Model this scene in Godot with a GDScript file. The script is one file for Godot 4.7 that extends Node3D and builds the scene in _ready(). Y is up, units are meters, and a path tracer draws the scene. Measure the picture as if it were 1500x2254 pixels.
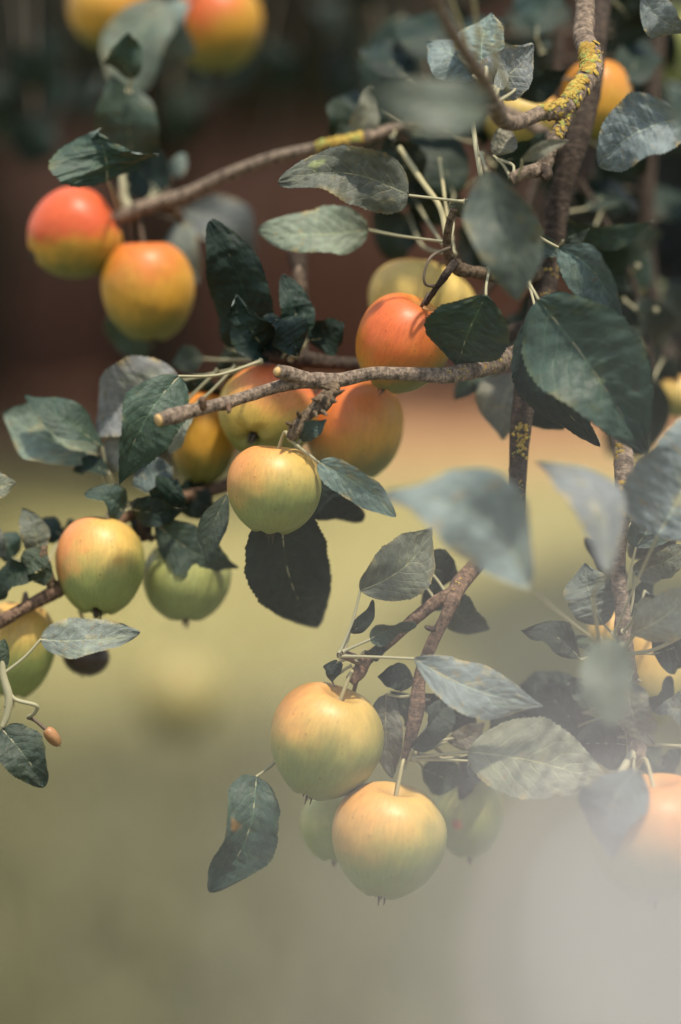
extends Node3D
# Apples on hanging branches in an orchard, a red-brown barn and dry grass far behind, an added pale veil at the lower right.
# Helper at(): a place is given by the direction in which it is seen from the photographer's stand and by its distance beyond the plane in focus.
const FOCUS := 1.33
const STAND := Vector3(0, 1.55, 0)
const PITCH := -7.6
const LENS := 56.67
var view_basis := Basis.from_euler(Vector3(deg_to_rad(PITCH), 0, 0))
var pix := 24.0 / LENS / 2254.0
var rough := FastNoiseLite.new()
var fine := FastNoiseLite.new()
var M := {}
var used := {}
var rng := RandomNumberGenerator.new()
var leaf_no := 0

func lin(r: float, g: float, b: float, a := 1.0) -> Color:
	var c := Color(r, g, b).linear_to_srgb()
	c.a = a
	return c

func at(x: float, y: float, d: float) -> Vector3:
	var far := FOCUS + d / 100.0
	return STAND + view_basis * Vector3((x - 750.0) * pix * far, (1127.0 - y) * pix * far, -far)

func size_at(p: float, d: float) -> float:
	return p * pix * (FOCUS + d / 100.0)

func numbered(called: String) -> String:
	var n: int = used.get(called, 0)
	used[called] = n + 1
	return called if n == 0 else "%s_%03d" % [called, n]

func tag(o: Node, label := "", category := "", group := "", kind := "") -> Node:
	if label: o.set_meta("label", label)
	if category: o.set_meta("category", category)
	if group: o.set_meta("group", group)
	if kind: o.set_meta("kind", kind)
	return o

func base(called: String, where: Vector3) -> Node3D:
	var o := Node3D.new()
	o.name = numbered(called)
	add_child(o)
	o.position = where
	return o

func put(called: String, mesh: Mesh, mat: Material, parent: Node3D, where := Vector3.ZERO) -> MeshInstance3D:
	var o := MeshInstance3D.new()
	o.name = called if parent != self else numbered(called)
	o.mesh = mesh
	if mat: o.material_override = mat
	parent.add_child(o, true)
	o.position = where
	return o

func begin() -> SurfaceTool:
	var st := SurfaceTool.new()
	st.begin(Mesh.PRIMITIVE_TRIANGLES)
	return st

func done(st: SurfaceTool) -> ArrayMesh:
	st.generate_normals()
	return st.commit()

# ---------------------------------------------------------------- curves and tubes
func spline(k: Array, n: int) -> Array:
	# k: Vector4 (place, radius); Catmull-Rom through them
	var out := []
	for i in k.size() - 1:
		var a: Vector4 = k[maxi(i - 1, 0)]
		var b: Vector4 = k[i]
		var c: Vector4 = k[i + 1]
		var d: Vector4 = k[mini(i + 2, k.size() - 1)]
		for j in n:
			var t := float(j) / n
			out.append(0.5 * (2.0 * b + (c - a) * t + (2.0 * a - 5.0 * b + 4.0 * c - d) * t * t + (3.0 * b - a - 3.0 * c + d) * t * t * t))
	out.append(k[k.size() - 1])
	return out

func tube(st: SurfaceTool, path: Array, sides: int, bumpy: float, origin: Vector3, cap := true, tint := Color.WHITE) -> void:
	var first := 0
	var up := Vector3.ZERO
	var run := 0.0
	var rows := path.size()
	var start: int = st.get_meta("count", 0)
	for i in rows:
		var p4: Vector4 = path[i]
		var p := Vector3(p4.x, p4.y, p4.z)
		var q4: Vector4 = path[mini(i + 1, rows - 1)]
		var o4: Vector4 = path[maxi(i - 1, 0)]
		var along := Vector3(q4.x - o4.x, q4.y - o4.y, q4.z - o4.z).normalized()
		if i == 0:
			up = along.cross(Vector3(0.3, 0.2, 1.0)).normalized()
		else:
			up = (up - along * up.dot(along)).normalized()
			var l4: Vector4 = path[i - 1]
			run += p.distance_to(Vector3(l4.x, l4.y, l4.z))
		var side := along.cross(up)
		for j in sides + 1:
			var a := TAU * j / sides
			var dir := up * cos(a) + side * sin(a)
			var r := p4.w
			if bumpy > 0.0:
				var w := p + dir * r
				r *= 1.0 + bumpy * (rough.get_noise_3dv(w * 90.0) + 0.6 * fine.get_noise_3dv(w * 260.0)) + bumpy * 3.0 * maxf(0.0, fine.get_noise_2d(run * 900.0, cos(a) * 3.0 + origin.x * 900.0) - 0.22)
			st.set_smooth_group(0)
			st.set_color(tint)
			st.set_uv(Vector2(float(j) / sides, run / 0.03))
			st.add_vertex(p + dir * r - origin)
	for i in rows - 1:
		for j in sides:
			var a := start + i * (sides + 1) + j
			var b := a + sides + 1
			for v in [a, b, a + 1, b, b + 1, a + 1]:
				st.add_index(v)
	start += rows * (sides + 1)
	if cap:
		for e in [0, rows - 1]:
			var c4: Vector4 = path[e]
			st.set_uv(Vector2(0.5, 0.5))
			st.add_vertex(Vector3(c4.x, c4.y, c4.z) - origin)
			var ring: int = start - (rows * (sides + 1)) + e * (sides + 1)
			if e > 0: ring -= 1
			for j in sides:
				for v in ([start, ring + j, ring + j + 1] if e == 0 else [start, ring + j + 1, ring + j]):
					st.add_index(v)
			start += 1
	st.set_meta("count", start)

func wood_keys(rows: Array) -> Array:
	var k := []
	for r in rows:
		var p := at(r[0], r[1], r[2])
		k.append(Vector4(p.x, p.y, p.z, size_at(r[3], r[2])))
	return k

func twig(called: String, rows: Array, parent: Node3D, mat: Material, sides := 14, bumpy := 0.16, n := 12) -> MeshInstance3D:
	var st := begin()
	tube(st, spline(wood_keys(rows), n), sides, bumpy, parent.position)
	return put(called, done(st), mat, parent)

func blob(st: SurfaceTool, c: Vector3, n: Vector3, r: float, thick: float, tint: Color) -> void:
	var start: int = st.get_meta("count", 0)
	var u := n.cross(Vector3(0.31, 0.77, 0.55)).normalized()
	var v := n.cross(u)
	for i in 3:
		for j in 7:
			var a := TAU * j / 7.0 + i
			var rr: float = r * [1.0, 0.75, 0.3][i] * (0.7 + 0.6 * rng.randf())
			st.set_smooth_group(0)
			st.set_color(tint * (0.8 + 0.4 * rng.randf()))
			st.set_uv(Vector2(cos(a), sin(a)) * rr * 40.0)
			st.add_vertex(c + (u * cos(a) + v * sin(a)) * rr + n * thick * [-0.4, 0.75, 1.0][i])
	for i in 2:
		for j in 7:
			var a := start + i * 7 + j
			var b := start + i * 7 + (j + 1) % 7
			for w in [a, a + 7, b, b, a + 7, b + 7]:
				st.add_index(w)
	for j in range(1, 6):
		for w in [start + 14, start + 14 + j + 1, start + 14 + j]:
			st.add_index(w)
	st.set_meta("count", start + 21)

func lichen(rows: Array, parent: Node3D, from: float, to: float, number: int, size := 1.3, facing := Vector3(-0.2, 0.5, 1.0), spread := 1.0) -> void:
	# a patch of yellow lichen: many small lobes that sit on the bark between two shares of the path
	var path := spline(wood_keys(rows), 12)
	var st := begin()
	for i in int(number * 2.6):
		var f := lerpf(from, to, rng.randf()) * (path.size() - 1)
		var k := mini(int(f), path.size() - 2)
		var a4: Vector4 = path[k]
		var b4: Vector4 = path[k + 1]
		var m := a4.lerp(b4, f - k)
		var along := Vector3(b4.x - a4.x, b4.y - a4.y, b4.z - a4.z).normalized()
		var n := facing + Vector3(rng.randfn(), rng.randfn(), rng.randfn()) * 0.55 * spread
		n = (n - along * n.dot(along)).normalized()
		var r := size * 0.0007 * (0.4 + rng.randf())
		blob(st, Vector3(m.x, m.y, m.z) + n * m.w * 1.0 - parent.position, (n + along * rng.randf_range(-0.4, 0.4)).normalized(), r * rng.randf_range(0.6, 1.6), r * 0.28, Color(0.55, 0.8, 2.2) if rng.randf() < 0.16 else Color(1, 1, 1).lerp(Color(0.6, 0.5, 0.5), rng.randf()))
	put("lichen_patch", done(st), M.lichen, parent)

# ---------------------------------------------------------------- leaves
func outline(t: float, tip: float) -> float:
	return pow(maxf(sin(PI * pow(t, 0.80 + (tip - 0.25) * 0.7)), 0.0), 0.70 + (tip - 0.25) * 0.8) * (1.0 - tip * smoothstep(0.72, 1.0, t))

# row: base x, y, d; tip x, y, d; width; roll; fold; arch; bend; wave; tone; stalk end x, y, d; label
func leaf(r: Array, parent: Node3D) -> void:
	leaf_no += 1
	var s0 := leaf_no * 7.31
	var b := at(r[0], r[1], r[2])
	var e := at(r[3], r[4], r[5])
	var near := minf(absf(r[2]), absf(r[5]))
	var nu := 96 if near < 7.0 else 26
	var nv := 7 if near < 7.0 else 4
	var along := (e - b).normalized()
	var long := b.distance_to(e)
	var wide: float = size_at(r[6], (r[2] + r[5]) / 2.0)
	var see := (STAND - (b + e) / 2.0).normalized()
	var n := (see - along * see.dot(along)).normalized().rotated(along, deg_to_rad(r[7]))
	var s := along.cross(n)
	var fold := deg_to_rad(r[8])
	var arch: float = r[9]
	var bend: float = r[10]
	var wave: float = r[11]
	var tip := 0.25 + 0.2 * sin(s0)
	var tone: Array = M.leaf[r[12]]
	var stained := fposmod(s0, 1.0) > 0.45
	var tops := [begin(), begin()]
	var mid := []
	for i in nu + 1:
		var t := float(i) / nu
		var hw := wide / 2.0 * outline(t, tip) + 0.0002
		var c := along * long * t + n * arch * long * (sin(PI * t) - 0.5 * t * t) * 1.3 + s * bend * long * sin(PI * t) + n * rough.get_noise_2d(t * 60.0, s0 * 9.0) * wave * wide * 0.6
		mid.append(b + c)
		for j in range(-nv, nv + 1):
			var q := float(j) / nv
			var edge := absf(q)
			var h := hw * (1.0 + 0.20 * rough.get_noise_3d(t * 34.0, signf(q) * 40.0, s0 * 13.0) + 0.08 * sin(s0 + signf(q)))
			if edge > 0.99:
				h *= 1.0 + 0.05 * (fposmod(t * 27.0 + 0.2 * sin(t * 9.0 + s0), 1.0) - 0.5) + 0.10 * wave * 4.0 * rough.get_noise_2d(t * 70.0 + s0, q * 40.0)
			var f := fold * 1.45 * (0.75 + 0.25 * sin(t * 5.0 + s0))
			var lift := edge * h * sin(f) - q * q * h * 0.12 + wave * wide * (sin(t * (8.0 + 3.0 * sin(s0)) + s0 + (1.7 if q > 0 else 0.0)) * q * q * 0.8 + 0.7 * rough.get_noise_3d(t * 55.0, q * 30.0, s0 * 20.0) * edge)
			# the blade swells a little between the side veins
			lift += wide * 0.004 * sin((t - 0.16 * edge) * 60.0) * edge * (1.0 - edge) * 2.0
			lift += wide * (0.030 * fine.get_noise_3d(t * 150.0, q * 75.0, s0 * 40.0) + 0.02 * rough.get_noise_3d(t * 110.0, q * 60.0, s0 * 50.0)) * (1.0 if near < 12.0 else 0.3)
			var turn := (0.75 * sin(s0 * 3.1) * (t - 0.3) + 0.3 * sin(t * 6.0 + s0 * 2.0)) * minf(1.2, wave * 15.0)
			var p := c + (s * (q * h * cos(f)) + n * lift).rotated(along, turn)
			var gap := 0.00022 * (1.0 - edge * edge)
			var tint := 1.0 + 0.22 * rough.get_noise_3d(t * 40.0, q * 25.0, s0 * 30.0)
			var col := Color(tint * (1.0 + 0.14 * sin(s0 * 5.1)), tint * (1.0 + 0.07 * sin(s0 * 2.3)), tint * (1.0 - 0.14 * sin(s0 * 5.1 + 0.6)))
			col = col.lerp(Color(2.3, 1.5, 0.7), 0.8 * smoothstep(0.12, 0.4, rough.get_noise_2d(t * 90.0, signf(q) * 50.0 + s0 * 17.0)) * pow(edge, 9.0))
			col = col.lerp(Color(1.5, 1.45, 0.9), 0.25 * smoothstep(0.25, 0.5, rough.get_noise_3d(t * 28.0, q * 16.0, s0 * 23.0)))
			if fine.get_noise_3d(t * 260.0, q * 140.0, s0 * 31.0) > 0.47: col = col.lerp(Color(1.3, 0.8, 0.45), 0.6)
			if stained:
				var m := smoothstep(0.22, 0.42, rough.get_noise_3d(t * 75.0 + 400.0, q * 40.0, s0 * 11.0) + 0.25 * pow(edge, 6.0) - 0.08)
				col = col.lerp(Color(2.0, 1.5, 0.95), m * 0.5)
			if r.size() > 17:   # a scorched spot: at t, q, radius, colour
				var k: Array = r[17]
				var m := smoothstep(k[2], k[2] * 0.6, Vector2((t - k[0]) * long / wide * 2.0, q - k[1]).length() + 0.15 * rough.get_noise_2d(t * 120.0, q * 90.0))
				col = col.lerp(k[3], m)
			for layer in 2:
				var st: SurfaceTool = tops[layer]
				st.set_smooth_group(0)
				st.set_color(Color(col.r * 0.2, col.g * 0.2, col.b * 0.2))   # a share of the material's colour, which is five times the leaf's
				st.set_uv(Vector2(t, q * 0.5 + 0.5))
				st.add_vertex(p + n * (gap if layer == 0 else -gap))
	var w := nv * 2 + 1
	for i in nu:
		for j in w - 1:
			var a := i * w + j
			var c := a + w
			for v in [a, c, a + 1, c, c + 1, a + 1]:
				tops[0].add_index(v)
			for v in [a, a + 1, c, c, a + 1, c + 1]:
				tops[1].add_index(v)
	var mesh := done(tops[0])
	tops[1].generate_normals()
	tops[1].commit(mesh)
	mesh.surface_set_material(0, tone[0])
	mesh.surface_set_material(1, tone[1])
	var o := put("leaf", mesh, null, parent, b - parent.position)
	if r.size() > 16 and r[16]: o.set_meta("label", r[16])
	# its stalk, which runs on as the midrib
	var pe := at(r[13], r[14], r[15])
	var thick := 0.0008 if near < 12.0 else 0.0009
	var sag := (pe + b) / 2.0 - along * pe.distance_to(b) * 0.02 + along * 0.12 * pe.distance_to(b) * (1.0 if (b - pe).normalized().dot(along) < 0.9 else 0.0)
	sag = sag.lerp((pe + b) / 2.0, 0.3)
	var joint := pe.lerp(sag, 0.14)
	var keys := [Vector4(pe.x, pe.y, pe.z, thick * 2.6), Vector4(joint.x, joint.y, joint.z, thick * 1.25), Vector4(sag.x, sag.y, sag.z, thick), Vector4(b.x, b.y, b.z, thick * 0.95)]
	var path := spline(keys, 6)
	for i in range(1, nu + 1, maxi(nu / 12, 1)):
		var m: Vector3 = mid[i] - n * 0.0003
		var k := float(i) / nu
		path.append(Vector4(m.x, m.y, m.z, lerpf(thick * 0.75, 0.0001, k)))
	var ps := begin()
	tube(ps, path, 6, 0.0, b, true)
	put("leaf_stalk", done(ps), M.petiole if near < 16.0 else M.dark_stalk, o)

# ---------------------------------------------------------------- apples
# x, y, d, half width, half height; axis towards the stalk (right, up, near); stalk end x, y, d; palette; blush direction; blush, lo, hi; label
func apple(r: Array, group := "apples hanging on the tree") -> Node3D:
	var c := at(r[0], r[1], r[2])
	var rx := size_at(r[3], r[2])
	var ry := size_at(r[4], r[2])
	var o := base("apple", c)
	tag(o, r[16], "apple", group)
	var axis: Vector3 = (view_basis * Vector3(r[5], r[6], r[7])).normalized()
	var u := axis.cross(view_basis * Vector3(0.05, 0.1, 1.0)).normalized()
	var v := axis.cross(u)
	var pal: Array = M.skin[r[11]]
	var bd: Vector3 = (view_basis * (r[12] as Vector3)).normalized()
	var yd := (view_basis * Vector3(-0.1, 0.95, 0.3)).normalized()
	var s0: float = r[0] * 0.37 + r[1] * 0.11
	var nt := 52
	var np := 84
	var st := begin()
	for i in nt + 1:
		var th := PI * i / nt
		for j in np + 1:
			var ph := TAU * j / np
			var rho := pow(maxf(sin(th), 0.0001), 0.9) * (1.0 + 0.095 * cos(th))
			var y := cos(th) * 0.98
			rho *= 1.0 + 0.014 * cos(5.0 * ph + s0) * (0.4 + smoothstep(1.2, 2.8, th)) + 0.02 * sin(ph + s0)
			y -= 0.33 * exp(-pow(rho / 0.26, 2.0)) * float(th < PI / 2.0)
			y += (0.24 * exp(-pow(rho / 0.2, 2.0)) - 0.03 * cos(5.0 * ph + s0) * exp(-pow((rho - 0.3) / 0.15, 2.0))) * float(th > PI / 2.0)
			y += 0.035 * sin(ph * 1.0 + s0 * 2.0) * rho
			var dir := u * cos(ph) + v * sin(ph)
			var p := dir * rho * rx + axis * y * ry
			var g := p.normalized()
			p *= 1.0 + 0.016 * rough.get_noise_3dv(g * 22.0 + Vector3.ONE * s0)
			var streak := 0.6 * fine.get_noise_3d(cos(ph) * 60.0, sin(ph) * 60.0, y * 26.0 + s0) + 0.5 * rough.get_noise_3d(cos(ph) * 140.0, sin(ph) * 140.0, y * 45.0 + s0)
			var patch := rough.get_noise_3dv(g * 30.0 + Vector3.ONE * s0 * 3.0)
			var col: Color = (pal[0] as Color).lerp(pal[1], smoothstep(pal[3], pal[4], g.dot(yd) + 0.22 * patch + 0.12 * streak))
			var m := smoothstep(r[14], r[15], g.dot(bd) + 0.22 * patch + 0.13 * streak)
			col = col.lerp(pal[2], m * r[13])
			col = col.lerp(Color(0.3, 0.22, 0.08), 0.8 * exp(-pow((rho + 0.06 * streak) / 0.22, 2.0)) * float(th < PI / 2.0))
			col = col.lerp(Color(0.1, 0.08, 0.04), 0.8 * exp(-pow(rho / 0.1, 2.0)) * float(th > PI / 2.0))
			if r.size() > 17:   # a bruise: direction, radius, colour
				var k: Array = r[17]
				var kd: Vector3 = (view_basis * (k[0] as Vector3)).normalized()
				col = col.lerp(k[2], 0.85 * smoothstep(k[1], k[1] * 0.5, g.distance_to(kd) + 0.05 * patch))
			col *= 1.0 + 0.05 * streak + 0.08 * patch
			st.set_smooth_group(0)
			st.set_color(col)
			st.set_uv(Vector2(float(j) / np * 3.0, float(i) / nt * 1.5))
			st.add_vertex(p)
	for i in nt:
		for j in np:
			var a := i * (np + 1) + j
			var b := a + np + 1
			for k in [a, a + 1, b, b, a + 1, b + 1]:
				st.add_index(k)
	put("flesh_and_skin", done(st), M.apple, o)
	var root := axis * ry * 0.62
	var e := at(r[8], r[9], r[10]) - c
	var mid := (root + axis * ry * 0.5 + e) / 2.0 + axis * ry * 0.12
	var sk := begin()
	tube(sk, spline([Vector4(root.x, root.y, root.z, 0.0012), Vector4(mid.x, mid.y, mid.z, 0.0010), Vector4(e.x, e.y, e.z, 0.0015)], 8), 8, 0.08, Vector3.ZERO)
	put("stalk", done(sk), M.stalk if r[2] < 1 and r[11] == 0 else M.dark_stalk, o)
	# the dried flower at the other end: five sepals round a tuft
	var cs := begin()
	var eye := -axis * ry * 0.72
	for k in 5:
		var a := TAU * k / 5.0 + s0
		var d := u * cos(a) + v * sin(a)
		var tipp := eye - axis * ry * (0.38 + 0.07 * sin(k * 2.1 + s0)) + d * rx * (0.035 + 0.05 * float(k % 2))
		var basep := eye + d * rx * 0.08
		tube(cs, [Vector4(basep.x, basep.y, basep.z, rx * 0.035), Vector4((basep.x + tipp.x) / 2, (basep.y + tipp.y) / 2, (basep.z + tipp.z) / 2, rx * 0.035), Vector4(tipp.x, tipp.y, tipp.z, rx * 0.006)], 5, 0.0, Vector3.ZERO)
	put("calyx", done(cs), M.calyx, o)
	return o

func _ready() -> void:
	var cam := Camera3D.new()
	cam.name = "camera"
	cam.position = STAND
	cam.basis = view_basis
	var lens := CameraAttributesPhysical.new()
	lens.frustum_focal_length = LENS
	lens.frustum_focus_distance = FOCUS
	lens.frustum_near = 0.05
	lens.frustum_far = 400.0
	lens.exposure_aperture = 1.1
	cam.attributes = lens
	cam.near = 0.05
	cam.far = 400.0
	add_child(cam)
	cam.current = true
	var env := Environment.new()
	env.tonemap_mode = Environment.TONE_MAPPER_LINEAR
	env.tonemap_exposure = 1.48
	env.background_mode = Environment.BG_SKY
	env.sdfgi_enabled = true
	env.ssao_enabled = true
	env.ssil_enabled = true
	env.volumetric_fog_enabled = true
	env.volumetric_fog_density = 0.0
	var sm := ProceduralSkyMaterial.new()
	sm.sky_top_color = Color(0.68, 0.73, 0.79)
	sm.sky_horizon_color = Color(0.90, 0.89, 0.87)
	sm.sky_curve = 0.2
	sm.ground_bottom_color = Color(0.38, 0.36, 0.26)
	sm.ground_horizon_color = Color(0.62, 0.60, 0.52)
	sm.sun_angle_max = 25.0
	var sky := Sky.new()
	sky.sky_material = sm
	env.sky = sky
	env.background_energy_multiplier = 1.12
	var we := WorldEnvironment.new()
	we.name = "world_environment"
	we.environment = env
	add_child(we)
	var sun := DirectionalLight3D.new()
	sun.name = "sun"
	add_child(sun)
	sun.look_at_from_position(Vector3.ZERO, -(view_basis * Vector3(0.20, 0.88, 0.42)), Vector3(0, 1, 0.01))
	sun.light_color = Color(1.0, 0.95, 0.87)
	sun.light_energy = 1.15
	sun.light_angular_distance = 3.0
	sun.shadow_enabled = true
	rng.seed = 11
	materials()
	setting()
	branches()
	apples()
	added_veil()

# ---------------------------------------------------------------- materials
func picture(w: int, h: int, f: Callable) -> ImageTexture:
	var im := Image.create(w, h, false, Image.FORMAT_RGB8)
	for y in h:
		for x in w:
			im.set_pixel(x, y, f.call(float(x) / w, float(y) / h))
	return ImageTexture.create_from_image(im)

var cells := FastNoiseLite.new()

func vein(t: float, q: float) -> Vector2:
	# (share of vein, 1 in the middle of the swelling between two side veins)
	var e := absf(q)
	var v := exp(-pow(e / (0.035 * (1.15 - t)), 2.0))
	var gap := 1.0
	for k in 7:
		var tk := 0.02 + k * 0.125 + (0.05 if q > 0.0 else 0.0) + 0.02 * sin(k * 5.3 + signf(q))
		var d := absf(t - tk - 0.30 * e * (0.8 + 0.35 * e) - 0.008 * sin(e * 15.0 + k * 3.0))
		v = maxf(v, 0.75 * (1.0 - 0.5 * e) * exp(-pow(d / (0.0055 * (1.15 - 0.6 * e)), 2.0)))
		gap = minf(gap, d / 0.06)
	return Vector2(v, clampf(gap, 0.0, 1.0))

func leaf_picture(under: bool) -> Array:
	var w := 512
	var h := 288
	var im := Image.create(w, h, false, Image.FORMAT_RGB8)
	var hi := Image.create(w, h, false, Image.FORMAT_RGB8)
	for y in h:
		var q := (y + 0.5) / h * 2.0 - 1.0
		for x in w:
			var t := (x + 0.5) / w
			var v := vein(t, q)
			var net := smoothstep(0.0, 0.35, cells.get_noise_2d(t * 560.0, q * 160.0) + 1.0)
			var g := 0.62 + 0.10 * rough.get_noise_2d(t * 160.0, q * 55.0) + 0.05 * fine.get_noise_2d(t * 900.0, q * 300.0) - 0.05 * (1.0 - net)
			var c := Color(g, g, g)
			if under:
				c = c.lerp(Color(0.88, 0.86, 0.78), 0.6 * v.x + 0.12 * (1.0 - net))
			else:
				c = c.lerp(Color(1.0, 0.98, 0.86), 0.55 * v.x + 0.10 * (1.0 - net))
			im.set_pixel(x, y, c)
			var b := 0.35 + 0.22 * sqrt(v.y) + 0.14 * net + 0.12 * rough.get_noise_2d(t * 300.0, q * 100.0) - 0.22 * v.x
			if under: b = 1.0 - b
			hi.set_pixel(x, y, Color(b, b, b))
	return [ImageTexture.create_from_image(im), ImageTexture.create_from_image(hi)]

func plain(c: Color, rougher := 0.7, spec := 0.5) -> StandardMaterial3D:
	var m := StandardMaterial3D.new()
	m.albedo_color = c
	m.roughness = rougher
	m.metallic_specular = spec
	return m

func leaf_mat(c: Color, pics: Array, rougher: float, spec: float, back: Color, sheen := 0.0) -> StandardMaterial3D:
	var l := c.srgb_to_linear()
	var m := plain(lin(l.r * 4.7, l.g * 4.7, l.b * 4.7), rougher, spec)
	m.albedo_texture = pics[0]
	m.vertex_color_use_as_albedo = true
	m.heightmap_enabled = true
	m.heightmap_texture = pics[1]
	m.heightmap_scale = 0.07
	m.backlight_enabled = true
	m.backlight = back
	if sheen > 0.0:
		m.rim_enabled = true
		m.rim = sheen
		m.rim_tint = 0.4
	return m

func materials() -> void:
	rough.seed = 3
	rough.frequency = 0.05
	fine.seed = 8
	fine.frequency = 0.05
	cells.seed = 5
	cells.noise_type = FastNoiseLite.TYPE_CELLULAR
	cells.cellular_return_type = FastNoiseLite.RETURN_DISTANCE2_SUB
	cells.frequency = 0.05
	var up := leaf_picture(false)
	var un := leaf_picture(true)
	var glow := Color(0.22, 0.25, 0.10)
	# tones: 0 dark, 1 green, 2 grey-green, 3 pale grey-green, 4 olive
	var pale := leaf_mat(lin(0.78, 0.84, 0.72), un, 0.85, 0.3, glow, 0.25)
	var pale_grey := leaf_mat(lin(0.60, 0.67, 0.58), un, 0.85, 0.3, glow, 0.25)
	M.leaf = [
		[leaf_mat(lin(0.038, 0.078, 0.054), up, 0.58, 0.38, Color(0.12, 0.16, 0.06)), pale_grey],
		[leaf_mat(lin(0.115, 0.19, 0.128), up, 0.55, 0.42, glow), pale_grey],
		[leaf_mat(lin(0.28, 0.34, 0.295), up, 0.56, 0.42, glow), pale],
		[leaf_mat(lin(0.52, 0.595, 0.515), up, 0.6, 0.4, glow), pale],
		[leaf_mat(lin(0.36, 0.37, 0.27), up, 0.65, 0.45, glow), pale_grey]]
	M.petiole = plain(lin(0.33, 0.31, 0.19), 0.6)
	M.stalk = plain(lin(0.36, 0.32, 0.17), 0.6)
	M.dark_stalk = plain(lin(0.12, 0.09, 0.06), 0.7)
	M.calyx = plain(lin(0.07, 0.055, 0.04), 0.9)
	M.cut = plain(lin(0.50, 0.33, 0.14), 0.8)
	# bark: rings round the twig, pale pores, fine cracks
	var bark_c := picture(256, 256, func(u: float, v: float) -> Color:
		var a := TAU * u
		var n := rough.get_noise_3d(cos(a) * 14.0, sin(a) * 14.0, v * 110.0)
		var ring := rough.get_noise_3d(cos(a) * 3.0, sin(a) * 3.0, v * 420.0)
		var pore := smoothstep(0.38, 0.55, fine.get_noise_3d(cos(a) * 22.0, sin(a) * 22.0, v * 150.0 + 90.0))
		var g := 0.60 + 0.30 * n + 0.10 * ring + 0.16 * fine.get_noise_3d(cos(a) * 40.0, sin(a) * 40.0, v * 300.0)
		return Color(g, g * 0.97, g * 0.95).lerp(Color(0.95, 0.9, 0.82), pore * 0.8))
	var bark_h := picture(256, 256, func(u: float, v: float) -> Color:
		var a := TAU * u
		var n := rough.get_noise_3d(cos(a) * 18.0, sin(a) * 18.0, v * 130.0)
		var ring := rough.get_noise_3d(cos(a) * 3.0, sin(a) * 3.0, v * 420.0)
		var g := 0.5 + 0.35 * n + 0.18 * ring
		return Color(g, g, g))
	for k in [["bark", lin(0.52, 0.425, 0.335)], ["dark_bark", lin(0.15, 0.118, 0.095)], ["red_bark", lin(0.42, 0.285, 0.20)], ["spur_bark", lin(0.36, 0.28, 0.19)]]:
		var m := plain(k[1], 0.85, 0.35)
		m.albedo_texture = bark_c
		m.heightmap_enabled = true
		m.heightmap_texture = bark_h
		m.heightmap_scale = 0.12
		M[k[0]] = m
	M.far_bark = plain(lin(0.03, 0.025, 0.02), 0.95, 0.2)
	M.lichen = plain(lin(0.47, 0.345, 0.085), 0.95, 0.2)
	M.lichen.vertex_color_use_as_albedo = true
	# apple skin: vertex colours carry green, yellow and blush; the texture adds pores and hair-fine streaks
	var skin := picture(384, 384, func(u: float, v: float) -> Color:
		var a := TAU * u
		var st := fine.get_noise_3d(cos(a) * 90.0, sin(a) * 90.0, v * 110.0)
		var dot := smoothstep(0.27, 0.40, fine.get_noise_3d(cos(a) * 95.0, sin(a) * 95.0, v * 380.0))
		var g := 0.92 + 0.07 * st
		return Color(g, g * (0.985 + 0.02 * st), g * 0.97).lerp(Color(1.0, 0.98, 0.90), dot * 0.6).lerp(Color(0.45, 0.33, 0.22), 0.5 * smoothstep(0.50, 0.56, fine.get_noise_3d(cos(a) * 60.0 + 300.0, sin(a) * 60.0, v * 230.0))))
	M.apple = plain(Color.WHITE, 0.5, 0.45)
	M.apple.albedo_texture = skin
	M.apple.vertex_color_use_as_albedo = true
	M.apple.clearcoat_enabled = true
	M.apple.clearcoat = 0.14
	M.apple.clearcoat_roughness = 0.34
	M.apple.subsurf_scatter_enabled = true
	M.apple.subsurf_scatter_strength = 0.05
	# green, yellow, blush, and where green gives way to yellow
	M.skin = [
		[Color(0.27, 0.32, 0.11), Color(0.68, 0.46, 0.125), Color(0.76, 0.30, 0.10), -0.2, 0.85],
		[Color(0.19, 0.20, 0.05), Color(0.66, 0.36, 0.045), Color(0.70, 0.12, 0.035), -0.75, 0.1],
		[Color(0.28, 0.34, 0.12), Color(0.43, 0.45, 0.16), Color(0.50, 0.32, 0.13), -0.4, 0.8],
		[Color(0.26, 0.28, 0.08), Color(0.72, 0.54, 0.17), Color(0.76, 0.32, 0.08), -0.6, 0.5],
		[Color(0.05, 0.035, 0.025), Color(0.06, 0.04, 0.03), Color(0.08, 0.05, 0.03), -0.5, 0.5],
		[Color(0.27, 0.26, 0.11), Color(0.37, 0.32, 0.115), Color(0.38, 0.29, 0.09), -0.8, 0.5],
		[Color(0.35, 0.2, 0.09), Color(0.42, 0.26, 0.12), Color(0.45, 0.2, 0.09), -0.5, 0.9],
		[Color(0.27, 0.28, 0.08), Color(0.66, 0.46, 0.10), Color(0.78, 0.20, 0.09), -0.5, 0.4]]

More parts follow.
